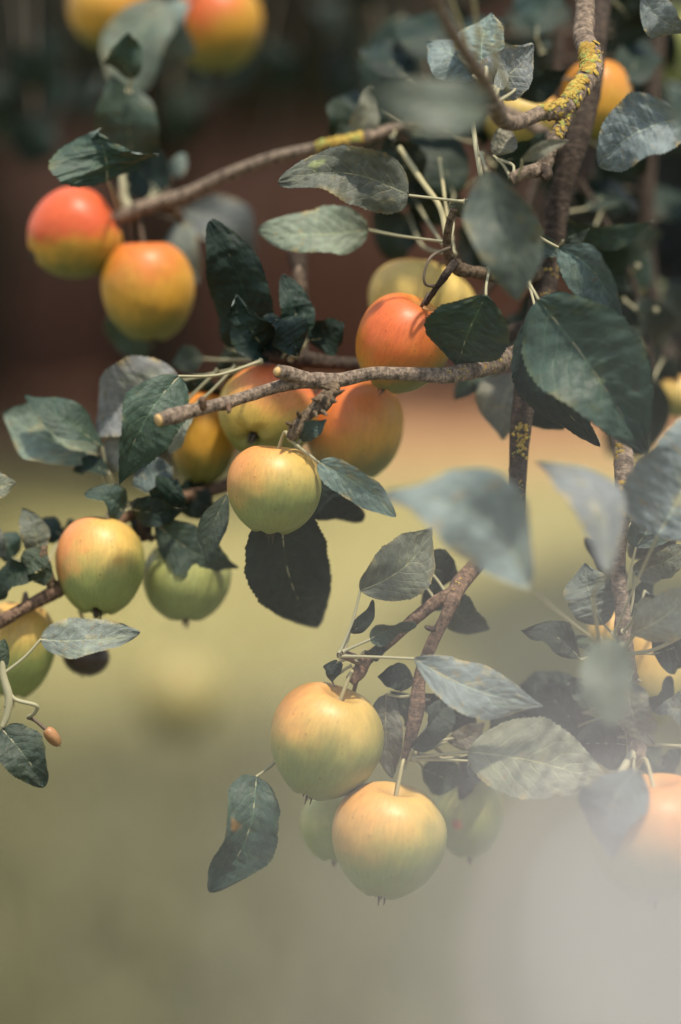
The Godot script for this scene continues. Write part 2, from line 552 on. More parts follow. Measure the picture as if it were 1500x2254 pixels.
# ---------------------------------------------------------------- far setting
func crown(parent: Node3D, mat: Material, clumps: Array, leaves: int, size: float) -> void:
	var q := begin()
	for v in [[-0.5, 0, 0], [0, 0.16, 0.5], [0, 0.16, -0.5], [0.5, 0, 0]]:
		q.set_uv(Vector2(v[0], v[2]))
		q.add_vertex(Vector3(v[0], v[1], v[2]))
	for i in [0, 1, 2, 2, 1, 3]: q.add_index(i)
	var mm := MultiMesh.new()
	mm.transform_format = MultiMesh.TRANSFORM_3D
	mm.use_colors = true
	mm.mesh = done(q)
	mm.instance_count = leaves
	for i in leaves:
		var c: Array = clumps[i % clumps.size()]
		var d := Vector3(rng.randfn(), rng.randfn() * 0.8, rng.randfn()).normalized() * pow(rng.randf(), 0.45)
		var t := Transform3D(Basis.from_euler(Vector3(rng.randf() * TAU, rng.randf() * TAU, rng.randf() * TAU)).scaled(Vector3.ONE * size * rng.randf_range(0.6, 1.3)), c[0] + d * c[1])
		mm.set_instance_transform(i, t)
		var g := rng.randf_range(0.7, 1.3)
		mm.set_instance_color(i, Color(g, g, g * rng.randf_range(0.8, 1.1)))
	var o := MultiMeshInstance3D.new()
	o.name = "crown"
	o.multimesh = mm
	o.material_override = mat
	o.set_meta("kind", "stuff")
	parent.add_child(o, true)

func orchard_tree(where: Vector3, high: float, spread: float, tone: Color, label: String, low := 0.45) -> void:
	var o := base("orchard_tree", where)
	tag(o, label, "tree", "trees behind the branches")
	var st := begin()
	tube(st, spline([Vector4(0, -0.1, 0, 0.2), Vector4(0.05, high * 0.25, 0, 0.15), Vector4(-0.05, high * 0.5, 0.05, 0.11), Vector4(0.1, high * 0.85, 0, 0.03)], 8), 12, 0.1, Vector3.ZERO)
	for i in 6:
		var a := i * 1.1
		var h := high * (0.3 + 0.07 * i)
		tube(st, spline([Vector4(0, h, 0, 0.09), Vector4(cos(a) * spread * 0.4, h + 0.35, sin(a) * spread * 0.4, 0.055), Vector4(cos(a) * spread * 0.85, h + 0.5, sin(a) * spread * 0.85, 0.02)], 6), 8, 0.1, Vector3.ZERO)
	put("trunk", done(st), M.far_bark, o)
	var clumps := []
	for i in (16 if low > 0.4 else 46):
		var a := i * 2.4
		var r := spread * sqrt(rng.randf()) * 0.8
		clumps.append([Vector3(cos(a) * r, high * lerpf(low, 0.92, rng.randf()), sin(a) * r), spread * rng.randf_range(0.26, 0.42)])
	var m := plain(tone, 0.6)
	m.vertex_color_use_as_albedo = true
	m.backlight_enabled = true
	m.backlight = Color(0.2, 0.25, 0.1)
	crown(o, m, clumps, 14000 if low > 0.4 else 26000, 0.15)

func box(st: SurfaceTool, lo: Vector3, hi: Vector3) -> void:
	var b := BoxMesh.new()
	b.size = hi - lo
	st.append_from(b, 0, Transform3D(Basis(), (lo + hi) / 2.0))

func setting() -> void:
	# ground: one sheet; painted darker nearby for the tree's shade, straw-coloured further out
	var st := begin()
	var n := 90
	for i in n + 1:
		for j in n + 1:
			var x := lerpf(-70.0, 70.0, pow(float(j) / n, 1.0))
			var z := lerpf(8.0, -130.0, pow(float(i) / n, 1.7))
			var noise := rough.get_noise_2d(x * 9.0, z * 9.0)
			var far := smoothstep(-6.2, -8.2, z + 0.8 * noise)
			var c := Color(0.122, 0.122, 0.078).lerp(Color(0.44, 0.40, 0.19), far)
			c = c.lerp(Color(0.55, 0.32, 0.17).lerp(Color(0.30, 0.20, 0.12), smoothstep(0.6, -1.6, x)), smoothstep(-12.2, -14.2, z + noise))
			c *= 1.0 + 0.25 * rough.get_noise_2d(x * 40.0, z * 40.0)
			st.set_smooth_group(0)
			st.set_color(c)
			st.set_uv(Vector2(x, z))
			st.add_vertex(Vector3(x, 0.05 * noise * smoothstep(-3.0, -8.0, z) - 0.0, z))
	for i in n:
		for j in n:
			var a := i * (n + 1) + j
			var b := a + n + 1
			for v in [a, b, a + 1, b, b + 1, a + 1]: st.add_index(v)
	var gm := plain(Color.WHITE, 0.95, 0.2)
	gm.vertex_color_use_as_albedo = true
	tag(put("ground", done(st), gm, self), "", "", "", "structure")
	# grass blades over the nearer ground
	var q := begin()
	for v in [[-0.006, 0, 0], [0.006, 0, 0], [0.004, 0.05, 0.006], [-0.003, 0.05, 0.006], [0.0, 0.1, 0.025]]:
		q.add_vertex(Vector3(v[0], v[1], v[2]))
	for i in [0, 2, 1, 0, 3, 2, 3, 4, 2]: q.add_index(i)
	var mm := MultiMesh.new()
	mm.transform_format = MultiMesh.TRANSFORM_3D
	mm.use_colors = true
	mm.mesh = done(q)
	mm.instance_count = 60000
	for i in mm.instance_count:
		var z := -3.2 - 10.5 * pow(rng.randf(), 1.3)
		var x := rng.randf_range(-0.35, 0.35) * (absf(z) + 3.0)
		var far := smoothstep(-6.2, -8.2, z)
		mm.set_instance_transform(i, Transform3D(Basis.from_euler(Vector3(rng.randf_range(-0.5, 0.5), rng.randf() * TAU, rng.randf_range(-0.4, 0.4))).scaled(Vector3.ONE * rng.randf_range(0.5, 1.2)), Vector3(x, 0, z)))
		mm.set_instance_color(i, Color(0.18, 0.172, 0.088).lerp(Color(0.46, 0.415, 0.20), far * rng.randf_range(0.6, 1.0)) * rng.randf_range(0.75, 1.2))  # near blades are coloured darker too, for the shade of the tree
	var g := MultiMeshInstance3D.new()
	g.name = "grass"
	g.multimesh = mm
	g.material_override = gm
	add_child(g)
	tag(g, "mown and half dried grass below and behind the apple branches", "grass", "", "stuff")
	# the barn
	var barn := base("barn", Vector3(-3.0, 0, -16.2))
	tag(barn, "dark red-brown timber barn, blurred far behind the branches", "barn")
	var w := begin()
	for k in 70:
		var x := -9.0 + k * 0.26
		var d := 0.02 * float(k % 2) + 0.006 * sin(k * 2.7)
		box(w, Vector3(x, 0.12, -0.06 + d), Vector3(x + 0.25, 3.6, d))
	put("wall", done(w), plain(lin(0.15, 0.09, 0.072), 0.85, 0.3), barn).set_meta("kind", "stuff")
	w = begin()
	box(w, Vector3(-9.0, -0.1, -0.1), Vector3(9.2, 0.12, 0.04))
	put("plinth", done(w), plain(lin(0.12, 0.08, 0.06), 0.9), barn)
	w = begin()
	for sx in [-9.0, 9.15]: box(w, Vector3(sx, 0.0, -7.0), Vector3(sx + 0.06, 3.6, -0.07))
	box(w, Vector3(-9.0, 0.0, -7.06), Vector3(9.2, 3.6, -7.003))
	put("side_walls", done(w), plain(lin(0.15, 0.09, 0.072), 0.85, 0.3), barn)
	w = begin()
	for v in [[-9.5, 3.45, 0.6], [9.7, 3.45, 0.6], [9.7, 6.0, -3.5], [-9.5, 6.0, -3.5], [-9.5, 3.45, -7.6], [9.7, 3.45, -7.6]]:
		w.add_vertex(Vector3(v[0], v[1], v[2]))
	for v in [0, 3, 1, 1, 3, 2, 3, 4, 2, 2, 4, 5]: w.add_index(v)
	put("roof", done(w), plain(lin(0.07, 0.06, 0.055), 0.9), barn)
	# tall dry weeds along the foot of the wall
	mm = MultiMesh.new()
	mm.transform_format = MultiMesh.TRANSFORM_3D
	mm.use_colors = true
	mm.mesh = g.multimesh.mesh
	mm.instance_count = 7000
	for i in mm.instance_count:
		var z := -16.1 + 0.9 * pow(rng.randf(), 1.4)
		var k := smoothstep(-13.6, -16.1, z)
		mm.set_instance_transform(i, Transform3D(Basis.from_euler(Vector3(rng.randf_range(-0.3, 0.3), rng.randf() * TAU, rng.randf_range(-0.3, 0.3))).scaled(Vector3(3.0, rng.randf_range(0.6, 1.2 + 1.6 * k), 3.0)), Vector3(rng.randf_range(-11.5, 6.0), 0, z)))
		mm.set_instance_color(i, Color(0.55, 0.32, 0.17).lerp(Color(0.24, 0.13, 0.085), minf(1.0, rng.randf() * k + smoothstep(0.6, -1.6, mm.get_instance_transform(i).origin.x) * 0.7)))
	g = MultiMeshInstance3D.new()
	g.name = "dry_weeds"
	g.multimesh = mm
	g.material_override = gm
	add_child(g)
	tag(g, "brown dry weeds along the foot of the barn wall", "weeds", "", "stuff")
	orchard_tree(Vector3(2.5, 0, -7.6), 3.6, 1.9, lin(0.010, 0.016, 0.016), "dark dense low-branched orchard tree behind the right edge of the branches", 0.36)  # near-black leaf colour includes the shade this tree stands in
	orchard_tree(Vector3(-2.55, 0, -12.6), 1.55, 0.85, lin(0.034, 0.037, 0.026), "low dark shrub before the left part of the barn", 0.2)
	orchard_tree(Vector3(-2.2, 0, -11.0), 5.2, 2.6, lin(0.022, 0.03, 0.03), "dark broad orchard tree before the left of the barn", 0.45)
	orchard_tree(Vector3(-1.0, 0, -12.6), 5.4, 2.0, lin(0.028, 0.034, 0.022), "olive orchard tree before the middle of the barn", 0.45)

# ---------------------------------------------------------------- the branches
func branch(label: String, x: float, y: float, d: float) -> Node3D:
	var o := base("apple_branch", at(x, y, d))
	tag(o, label, "branch", "branches of the apple tree")
	return o

func leaves(rows: Array, parent: Node3D) -> void:
	for r in rows: leaf(r, parent)

func branches() -> void:
	var b: Node3D
	var w: Array
	# --- long twig at the upper left
	b = branch("thin tan twig with yellow lichen at its right end, upper left, above two red apples", 800, 305, 10)
	w = [[1250, 330, 8, 14], [1100, 240, 10, 13], [960, 255, 11, 13], [860, 285, 11, 13], [800, 305, 10, 15], [700, 325, 10, 13], [600, 348, 11, 13], [500, 385, 12, 13], [420, 425, 13, 15], [350, 445, 13, 14], [290, 465, 13, 17], [252, 485, 13, 13]]
	twig("twig", w, b, M.bark)
	lichen(w, b, 0.365, 0.455, 70, 2.0, Vector3(-0.1, 0.8, 0.6))
	twig("spur", [[290, 465, 13, 15], [275, 440, 13, 11], [270, 400, 13, 8], [268, 355, 13.5, 7]], b, M.petiole, 10, 0.1)
	twig("spur", [[350, 445, 13, 9], [385, 465, 14, 7], [400, 490, 15, 6]], b, M.spur_bark, 8, 0.3)
	leaves([
		[285, 395, 14.5, 248, 165, 12, 150, 8, 14, 0.06, 0.06, 0.08, 1, 272, 440, 13],
		[290, 175, 11, 283, 72, 9, 84, -6, 10, 0.05, -0.1, 0.06, 1, 284, 200, 12],
		[235, 398, 6, 216, 290, 4.5, 236, 6, 24, 0.10, 0.05, 0.10, 1, 262, 465, 13, "dark green leaf folded along its midrib with a pale rim"],
		[352, 425, 14.5, 240, 262, 15, 128, 10, 15, 0.05, -0.05, 0.05, 0, 300, 460, 13.5],
		[375, 388, 16, 408, 338, 16, 44, 10, 10, 0.1, 0, 0.02, 3, 360, 440, 14],
		[335, 372, 15, 378, 424, 15, 46, 20, 10, 0.1, 0, 0.04, 0, 330, 445, 14],
		[405, 462, 19, 566, 555, 20, 128, -15, 12, 0.08, -0.1, 0.05, 2, 330, 450, 14],
		[400, 480, 18, 432, 625, 17, 86, 30, 10, 0.08, 0.05, 0.04, 3, 320, 455, 14],
		[885, 30, 24, 848, 285, 22, 110, 20, 12, 0.08, 0.05, 0.06, 1, 900, 270, 12],
		[930, 60, 26, 960, 260, 24, 110, 30, 12, 0.08, 0.05, 0.06, 0, 940, 260, 12],
		[788, 296, 10.5, 818, 192, 10, 62, 5, 12, 0.08, 0.05, 0.06, 3, 840, 290, 11],
		[742, 305, 11, 738, 212, 11, 78, 20, 12, 0.08, 0.05, 0.06, 0, 800, 300, 10.5],
		[860, 300, 9, 930, 400, 10, 110, 20, 12, 0.08, 0.05, 0.06, 0, 870, 285, 11],
		[300, 640, 17, 305, 808, 17, 122, 20, 14, 0.06, 0.03, 0.04, 1, 290, 480, 14],
	], b)
	# --- twig beyond the top left corner
	b = branch("blurred twig at the top left edge with one broad pale leaf between two apples", 340, -40, 27)
	w = [[620, -120, 34, 14], [480, -70, 30, 12], [340, -30, 27, 9], [338, 10, 24, 6]]
	twig("twig", w, b, M.bark)
	leaves([
		[352, -5, 22, 268, 246, 20, 158, 8, 22, 0.06, 0.05, 0.08, 2, 340, -40, 27],
		[345, 20, 23, 192, 205, 22, 100, 14, 18, 0.08, -0.1, 0.08, 2, 340, -40, 27],
		[365, 5, 23, 424, 118, 22, 120, 15, 10, 0.1, 0.1, 0.05, 3, 340, -40, 27],
	], b)
	# --- the cut twig in the middle
	b = branch("grey-brown cut twig crossing the middle, its sawn end pointing left over the pale apple", 1165, 775, 2)
	w = [[1180, 768, 3.5, 25], [1120, 790, 2, 24], [1050, 812, 1, 20], [980, 826, 0.5, 18], [900, 823, 0, 15], [820, 822, 0, 15], [750, 836, -0.5, 16], [680, 838, -1, 18], [660, 841, -1, 16], [610, 852, -1, 14], [520, 880, -2, 14], [500, 887, -2.2, 17], [480, 891, -2.4, 15], [430, 903, -3, 15], [415, 906, -3.1, 17], [352, 924, -4, 16]]
	twig("twig", w, b, M.bark, 18, 0.13)
	twig("cut_end", [[352, 924, -4.01, 14], [346, 925.7, -4.1, 13]], b, M.cut, 14, 0.05, 1)
	twig("stub", [[690, 838, -1, 16], [660, 830, -1.3, 16], [632, 822, -1.6, 17], [612, 818, -2, 15]], b, M.bark, 14, 0.2)
	twig("cut_end", [[611, 818, -2.05, 11], [607, 817, -2.15, 8]], b, M.cut, 10, 0.05, 1)
	twig("bud", [[448, 897, -3.6, 9], [446, 882, -4.2, 9], [447, 872, -4.3, 4]], b, M.red_bark, 8, 0.2, 3)
	twig("bud", [[503, 890, -2.6, 7], [504, 904, -2.8, 5], [502, 910, -2.8, 2]], b, M.red_bark, 8, 0.2, 3)
	lichen(w, b, 0.0, 0.2, 46, 0.8, Vector3(-0.1, 0.3, 1.0), 1.2)
	w = [[735, 838, -0.5, 16], [722, 872, -1, 19], [705, 892, -1.3, 22], [690, 905, -1.5, 15], [668, 922, -1.6, 15], [650, 948, -1.6, 17], [640, 966, -1.5, 12]]
	twig("spur", w, b, M.spur_bark, 14, 0.28)
	for k in [[738, 868, 760, 858], [732, 882, 742, 884], [700, 880, 685, 878], [722, 855, 708, 850], [708, 905, 722, 915], [660, 915, 655, 905], [640, 935, 630, 930], [690, 905, 700, 918]]:
		twig("bud_scale", [[k[0], k[1], -1.8, 6], [(k[0] + k[2]) / 2.0, (k[1] + k[3]) / 2.0, -2.4, 5], [k[2], k[3], -2.8, 1]], b, M.spur_bark, 6, 0.1, 3)
	leaves([
		[702, 1018, -1.5, 872, 1139, -1, 82, 6, 16, 0.07, -0.06, 0.05, 3, 638, 968, -1.5, "small pale grey-green leaf beside the pale apple"],
		[663, 968, -1, 718, 926, -2, 44, 15, 20, 0.1, -0.1, 0.05, 1, 650, 985, -1],
	], b)
	# --- the lichen twig and the main limb
	b = branch("dark upright limb at right with yellow lichen, sawn off at its lower end", 1290, 200, 7)
	w = [[1325, -40, 10, 26], [1312, 80, 8, 25], [1298, 200, 7, 26], [1265, 330, 6, 26], [1234, 430, 6, 24], [1212, 560, 6, 27], [1190, 680, 5, 27], [1172, 780, 4, 28], [1155, 880, 3, 25], [1145, 960, 3, 23], [1140, 1060, 3, 20], [1132, 1140, 3, 21], [1130, 1165, 3, 20]]
	twig("limb", w, b, M.dark_bark, 20, 0.12)
	twig("cut_end", [[1130, 1166, 2.95, 19], [1130, 1178, 3, 14]], b, M.dark_bark, 14, 0.1, 2)
	lichen(w, b, 0.965, 1.0, 24, 1.2, Vector3(0.0, 0.2, 1.0), 1.0)
	lichen(w, b, 0.72, 0.79, 34, 0.9, Vector3(0.1, 0.1, 1.0), 0.7)
	lichen(w, b, 0.83, 0.92, 16, 0.8, Vector3(0.3, 0.1, 1.0), 0.7)
	lichen(w, b, 0.62, 0.66, 12, 0.9, Vector3(0.2, 0.1, 1.0), 0.7)
	lichen(w, b, 0.52, 0.60, 16, 0.9, Vector3(-0.3, 0.1, 1.0), 0.8)
	lichen(w, b, 0.40, 0.52, 20, 1.0, Vector3(0.4, 0.1, 1.0), 0.8)
	b = branch("crooked twig crusted with bright yellow lichen at the upper right", 1300, 110, 2)
	w = [[1285, -60, 4, 22], [1288, 20, 3, 22], [1285, 80, 2, 24], [1300, 120, 1, 27], [1300, 160, 0, 25], [1270, 205, -1, 25], [1240, 240, -1.5, 24], [1190, 250, -2, 18], [1140, 270, -3, 18], [1105, 262, -4.5, 20], [1085, 225, -7, 18], [1060, 170, -10, 15], [1020, 110, -13, 14], [985, 50, -16, 13], [950, -30, -19, 13]]
	twig("twig", w, b, M.bark, 18, 0.15)
	lichen(w, b, 0.20, 0.31, 80, 1.9, Vector3(-0.5, 0.5, 0.9), 1.0)
	lichen(w, b, 0.325, 0.40, 60, 1.6, Vector3(-0.5, 0.5, 0.9), 0.9)
	lichen(w, b, 0.38, 0.50, 24, 1.0, Vector3(-0.2, 0.6, 0.9), 1.4)
	lichen(w, b, 0.42, 0.50, 40, 1.2, Vector3(-0.3, 0.9, 0.6), 0.8)
	w = [[1250, 235, -1.3, 22], [1238, 275, -1.5, 18], [1220, 310, -2, 17], [1205, 345, -2, 17], [1190, 372, -2, 18], [1155, 380, -2.5, 15], [1125, 395, -2.5, 13]]
	twig("spur", w, b, M.bark, 16, 0.22)
	lichen(w, b, 0.0, 0.3, 30, 1.0, Vector3(0.0, 0.5, 1.0))
	twig("stub", [[1195, 368, -2, 17], [1205, 385, -2.5, 13], [1196, 394, -2.6, 9]], b, M.dark_bark, 10, 0.2, 4)
	leaves([
		[1055, 172, 3, 938, 92, 4, 118, 14, 10, 0.06, 0.05, 0.05, 3, 1075, 195, -7],
		[1062, 160, 2, 1082, 24, 3, 108, -12, 12, 0.06, -0.05, 0.05, 3, 1072, 190, -8],
		[1060, 196, 1, 1177, 98, 1, 112, 8, 14, 0.06, 0.08, 0.06, 3, 1085, 215, -7],
		[1100, 198, 0, 1108, 140, 1, 30, 10, 10, 0.05, 0, 0.05, 3, 1090, 225, -6],
		[1078, 240, -18, 800, 190, -20, 132, 12, 10, 0.08, -0.08, 0.06, 2, 1090, 235, -7, "very blurred grey-green leaf close to the lens"],
		[1105, 182, 7, 1258, 152, 7, 78, 25, 16, 0.1, 0.1, 0.07, 0, 1095, 225, -5],
		[1086, 342, -2, 1122, 274, -2, 56, 8, 12, 0.1, 0.1, 0.06, 3, 1125, 392, -2.5],
		[1096, 352, 5, 1205, 295, 6, 80, 30, 12, 0.1, 0.1, 0.05, 0, 1130, 392, -2],
		[1150, 352, -4, 1254, 312, -4, 36, 20, 25, 0.1, -0.1, 0.1, 3, 1135, 395, -2.5],
	], b)
	for k in [[1120, 200, 1050, 60], [1075, 190, 1100, 60], [1050, 150, 1040, -20], [1035, 130, 985, -20]]:
		twig("bare_stalk", [[k[0], k[1], -9, 4], [(k[0] + k[2]) / 2.0 + 6, (k[1] + k[3]) / 2.0, -11, 4], [k[2], k[3], -13, 4]], b, M.stalk, 6, 0.1, 5)
	# --- the knot of leaves in the middle, on a spur of the limb
	b = branch("leafy spur left of the dark limb, carrying the crinkled grey leaf", 1215, 560, 6)
	w = [[1212, 600, 6, 18], [1130, 610, 4, 14], [1050, 600, 3, 13], [1000, 585, 2, 14], [985, 545, 1, 11], [988, 500, 0, 9], [1000, 460, -0.5, 8]]
	twig("spur", w, b, M.spur_bark, 12, 0.25)
	twig("old_stalk", [[1000, 580, 1, 11], [985, 600, -0.5, 9], [960, 635, 0, 7], [938, 668, 1, 6]], b, M.dark_bark, 8, 0.25)
	twig("bare_stalk", [[990, 545, 0.5, 4], [950, 565, -1, 3.5], [935, 600, -1.2, 3.5], [937, 625, -1, 3.5], [958, 630, 0, 5]], b, M.dark_stalk, 6, 0.1)
	twig("bare_stalk", [[985, 540, 1, 7], [970, 460, 3, 6], [930, 400, 5, 6], [880, 325, 7, 6]], b, M.stalk, 8, 0.1)
	twig("bare_stalk", [[985, 480, 3, 4], [975, 400, 5, 4], [968, 350, 7, 4]], b, M.stalk, 8, 0.1)
	twig("bare_stalk", [[1062, 400, -1, 6], [1056, 370, -1, 6], [1045, 300, 0, 6], [1040, 255, 0, 5]], b, M.petiole, 8, 0.1)
	leaves([
		[900, 430, -1, 612, 396, -1, 146, 14, 16, 0.06, 0.10, 0.15, 2, 1022, 444, -0.5, "crinkled grey leaf with ragged lower edge and yellowed patch", [0.72, 0.45, 0.28, Color(2.2, 2.1, 1.1)]],
		[812, 506, 6, 568, 505, 6, 122, 12, 10, 0.06, -0.06, 0.05, 3, 985, 533, 1],
		[1072, 372, -10, 1142, 664, -9, 172, 6, 14, 0.06, -0.05, 0.06, 2, 1060, 340, -3, "large blurred grey leaf hanging in front of the limb"],
		[1070, 650, -2.5, 1008, 814, 1, 190, -6, 3, 0.05, 0.04, 0.01, 1, 1078, 590, 1, "dark green shaded leaf with toothed edge beside the red apple"],
		[1230, 545, -1, 1365, 750, -3, 132, 28, 34, 0.10, -0.22, 0.05, 2, 1158, 500, -1],
		[1185, 658, -3, 1420, 1000, -4, 244, 10, 26, 0.07, -0.04, 0.05, 1, 1164, 622, -1, "broad dark green leaf with pale veins, largest at the right"],
		[1180, 690, -1.5, 1318, 985, -1, 150, 20, 8, 0.05, 0.10, 0.04, 0, 1166, 630, 0],
		[1160, 495, 3, 1228, 565, 3, 70, 20, 15, 0.1, 0, 0.08, 2, 1100, 590, 3],
		[1248, 482, 7, 1442, 494, 7, 64, 30, 14, 0.14, 0.1, 0.06, 1, 1215, 560, 6],
		[1240, 530, 4, 1300, 503, 4, 22, 20, 10, 0.1, 0.1, 0.06, 1, 1215, 560, 5],
		[1235, 500, 12, 1385, 640, 13, 150, 22, 8, 0.1, 0, 0.05, 0, 1215, 560, 7],
		[1000, 430, 11, 925, 262, 13, 128, 15, 10, 0.1, 0, 0.06, 0, 1000, 560, 4],
		[920, 450, 12, 830, 330, 14, 120, 30, 10, 0.1, 0, 0.06, 0, 990, 560, 4],
		[900, 470, 15, 850, 570, 16, 130, 20, 10, 0.1, 0, 0.05, 0, 990, 560, 4],
		[1000, 470, 2, 1030, 440, 1, 60, 20, 20, 0.1, 0, 0.08, 2, 990, 540, 1],
		[1152, 815, 9, 1105, 968, 8, 128, 14, 14, 0.08, 0.1, 0.05, 3, 1160, 760, 6],
		[1095, 815, 10, 1000, 880, 10, 90, 20, 14, 0.1, 0.1, 0.05, 0, 1150, 770, 6],
		[1160, 840, 5, 1240, 950, 6, 110, 25, 10, 0.1, 0, 0.05, 0, 1160, 790, 5],
	], b)
	# --- fruit spur behind the cut twig
	b = branch("short shaded fruit spur with dark crumpled leaves, behind the cut twig", 660, 790, 6)
	w = [[1170, 720, 7, 18], [1000, 770, 8, 16], [860, 800, 8, 15], [740, 800, 7, 16], [660, 790, 6, 20], [600, 785, 5, 15], [560, 790, 4, 10]]
	twig("twig", w, b, M.dark_bark, 12, 0.2)
	twig("spur", [[665, 790, 6, 16], [668, 690, 9, 12], [664, 620, 11, 12], [655, 560, 12, 22]], b, M.dark_bark, 10, 0.25)
	twig("bud", [[662, 640, 10, 14], [656, 600, 9.6, 11], [660, 585, 9.5, 5]], b, M.bark, 8, 0.2, 4)
	leaves([
		[548, 765, 7.5, 462, 490, 3, 158, -12, 12, 0.06, 0.10, 0.09, 0, 600, 785, 5, "dark green leaf with a curled upper tip"],
		[640, 770, 5, 622, 606, 4, 98, -15, 20, 0.1, 0.15, 0.16, 0, 620, 788, 5],
		[598, 780, 5.5, 525, 655, 3, 122, 15, 18, 0.1, -0.1, 0.2, 0, 605, 788, 5],
		[655, 785, 3.5, 590, 690, 3, 90, 15, 22, 0.12, 0.1, 0.2, 0, 640, 790, 5],
		[678, 748, 5, 760, 712, 5, 84, 12, 14, 0.1, 0.1, 0.1, 0, 650, 788, 5],
		[395, 828, -1, 268, 1068, -2, 142, -20, 18, 0.08, 0.12, 0.07, 1, 575, 795, 3, "green leaf with pale midrib hanging left of the cut twig"],
		[400, 838, 6, 205, 960, 7, 190, 10, 16, 0.08, 0.08, 0.06, 3, 580, 800, 5],
		[330, 960, 6, 225, 1040, 7, 100, 20, 10, 0.08, 0.08, 0.06, 3, 480, 815, 5],
		[420, 900, 4, 370, 1000, 5, 70, 30, 10, 0.08, 0, 0.06, 3, 520, 805, 4],
		[450, 790, 11, 378, 800, 11, 60, 20, 10, 0.08, 0, 0.06, 0, 560, 790, 6],
		[500, 760, 12, 560, 830, 12, 120, 20, 10, 0.08, 0, 0.06, 0, 600, 790, 7],
		[420, 830, 9, 480, 900, 10, 90, 25, 10, 0.08, 0, 0.06, 0, 570, 795, 6],
		[620, 1120, 1, 702, 1386, 7, 192, -6, 4, 0.04, 0.08, 0.02, 0, 655, 985, 2, "large blackish leaf hanging below the pale apple"],
		[690, 1060, 5, 800, 1150, 6, 110, 20, 10, 0.08, 0, 0.05, 0, 655, 985, 2],
	], b)
	# --- twig at the left edge
	b = branch("reddish twig at the left edge between two green-yellow apples", 60, 1340, 4)
	w = [[-60, 1400, 4, 14], [0, 1368, 4, 15], [60, 1335, 4.5, 15], [120, 1303, 5, 18], [180, 1260, 6, 18], [260, 1150, 7, 15], [330, 1110, 8, 16], [420, 1090, 9, 13], [520, 1060, 10, 14], [600, 985, 9, 14], [660, 800, 7, 14]]
	twig("twig", w, b, M.red_bark, 14, 0.2)
	twig("spur", [[120, 1303, 5, 14], [105, 1260, 4.5, 14], [95, 1225, 4, 11], [100, 1200, 4, 8]], b, M.spur_bark, 10, 0.3)
	twig("spur", [[330, 1110, 8, 18], [318, 1150, 7, 18], [325, 1190, 7, 14]], b, M.dark_bark, 10, 0.3)
	leaves([
		[217, 1002, 7, 8, 905, 8, 150, 14, 14, 0.06, -0.08, 0.05, 3, 270, 1135, 7],
		[225, 985, 6, 60, 862, 6, 92, 40, 12, 0.1, -0.1, 0.05, 1, 275, 1135, 7],
		[380, 1030, 6, 292, 1070, 6, 112, 20, 12, 0.1, 0, 0.05, 2, 330, 1105, 8],
		[345, 1115, 5, 395, 1060, 5, 105, 30, 12, 0.1, 0, 0.1, 0, 330, 1110, 8],
		[290, 1120, 5, 410, 1125, 5, 70, 30, 12, 0.1, 0, 0.1, 0, 330, 1110, 8],
		[272, 1128, 5, 190, 1085, 4, 80, 20, 18, 0.1, 0.1, 0.07, 1, 300, 1120, 7],
		[240, 1040, 6, 160, 1035, 7, 50, 20, 18, 0.1, 0.1, 0.07, 0, 290, 1120, 7],
		[342, 1150, 6, 524, 1252, 6, 112, 10, 12, 0.07, 0.06, 0.06, 1, 318, 1145, 7],
		[502, 1088, 3, 454, 1246, 3, 62, 14, 20, 0.06, 0.05, 0.04, 1, 525, 1045, 6],
		[85, 1222, 5, 52, 1118, 5, 72, 12, 14, 0.1, 0.05, 0.06, 2, 98, 1235, 4],
		[100, 1215, 4, 55, 1270, 4, 60, 25, 18, 0.1, 0.1, 0.1, 1, 100, 1232, 4],
		[75, 1280, 4, 110, 1240, 3.5, 42, 25, 18, 0.1, 0.1, 0.1, 1, 105, 1262, 4],
		[70, 1250, 4, -10, 1320, 5, 80, 20, 12, 0.1, 0.1, 0.08, 0, 105, 1262, 4],
		[-40, 1060, 3, 36, 1062, 3, 60, 10, 12, 0.05, 0.1, 0.05, 3, -60, 1100, 4],
		[-30, 1150, 5, 12, 1225, 5, 60, 10, 12, 0.05, 0.1, 0.05, 2, -40, 1130, 4],
		[140, 1180, 8, 60, 1170, 9, 70, 25, 14, 0.1, 0.1, 0.08, 0, 105, 1262, 5],
		[150, 1240, 9, 160, 1140, 10, 66, 30, 14, 0.1, 0.1, 0.08, 0, 120, 1303, 5],
		[30, 1230, 7, -20, 1170, 7, 70, 20, 14, 0.1, 0.1, 0.08, 1, 95, 1262, 5],
		[310, 1180, 9, 250, 1110, 9, 64, 30, 14, 0.1, 0.1, 0.08, 0, 325, 1140, 8],
		[360, 1100, 9, 470, 1060, 10, 90, 30, 14, 0.1, 0.1, 0.08, 0, 335, 1110, 8],
		[420, 1080, 9, 500, 1130, 9, 70, 30, 14, 0.1, 0.1, 0.08, 0, 400, 1095, 8.5],
		[210, 1330, 8, 240, 1345, 8, 40, 10, 12, 0.05, 0.1, 0.05, 0, 185, 1290, 7],
	], b)
	# --- thin stem at the lower left edge
	b = branch("thin pale stem at the lower left edge with two leaves and a dry fruit stub", 0, 1480, -1)
	w = [[-30, 1380, -1, 7], [0, 1440, -1, 7], [8, 1490, -1, 9], [20, 1535, -1, 10], [16, 1575, -1, 8], [6, 1600, -1, 6]]
	twig("stem", w, b, M.petiole, 10, 0.15)
	twig("side_stem", [[14, 1515, -1, 6], [35, 1540, -1, 5], [80, 1553, -1, 5], [76, 1570, -0.5, 5], [62, 1578, 0, 4]], b, M.petiole, 8, 0.15)
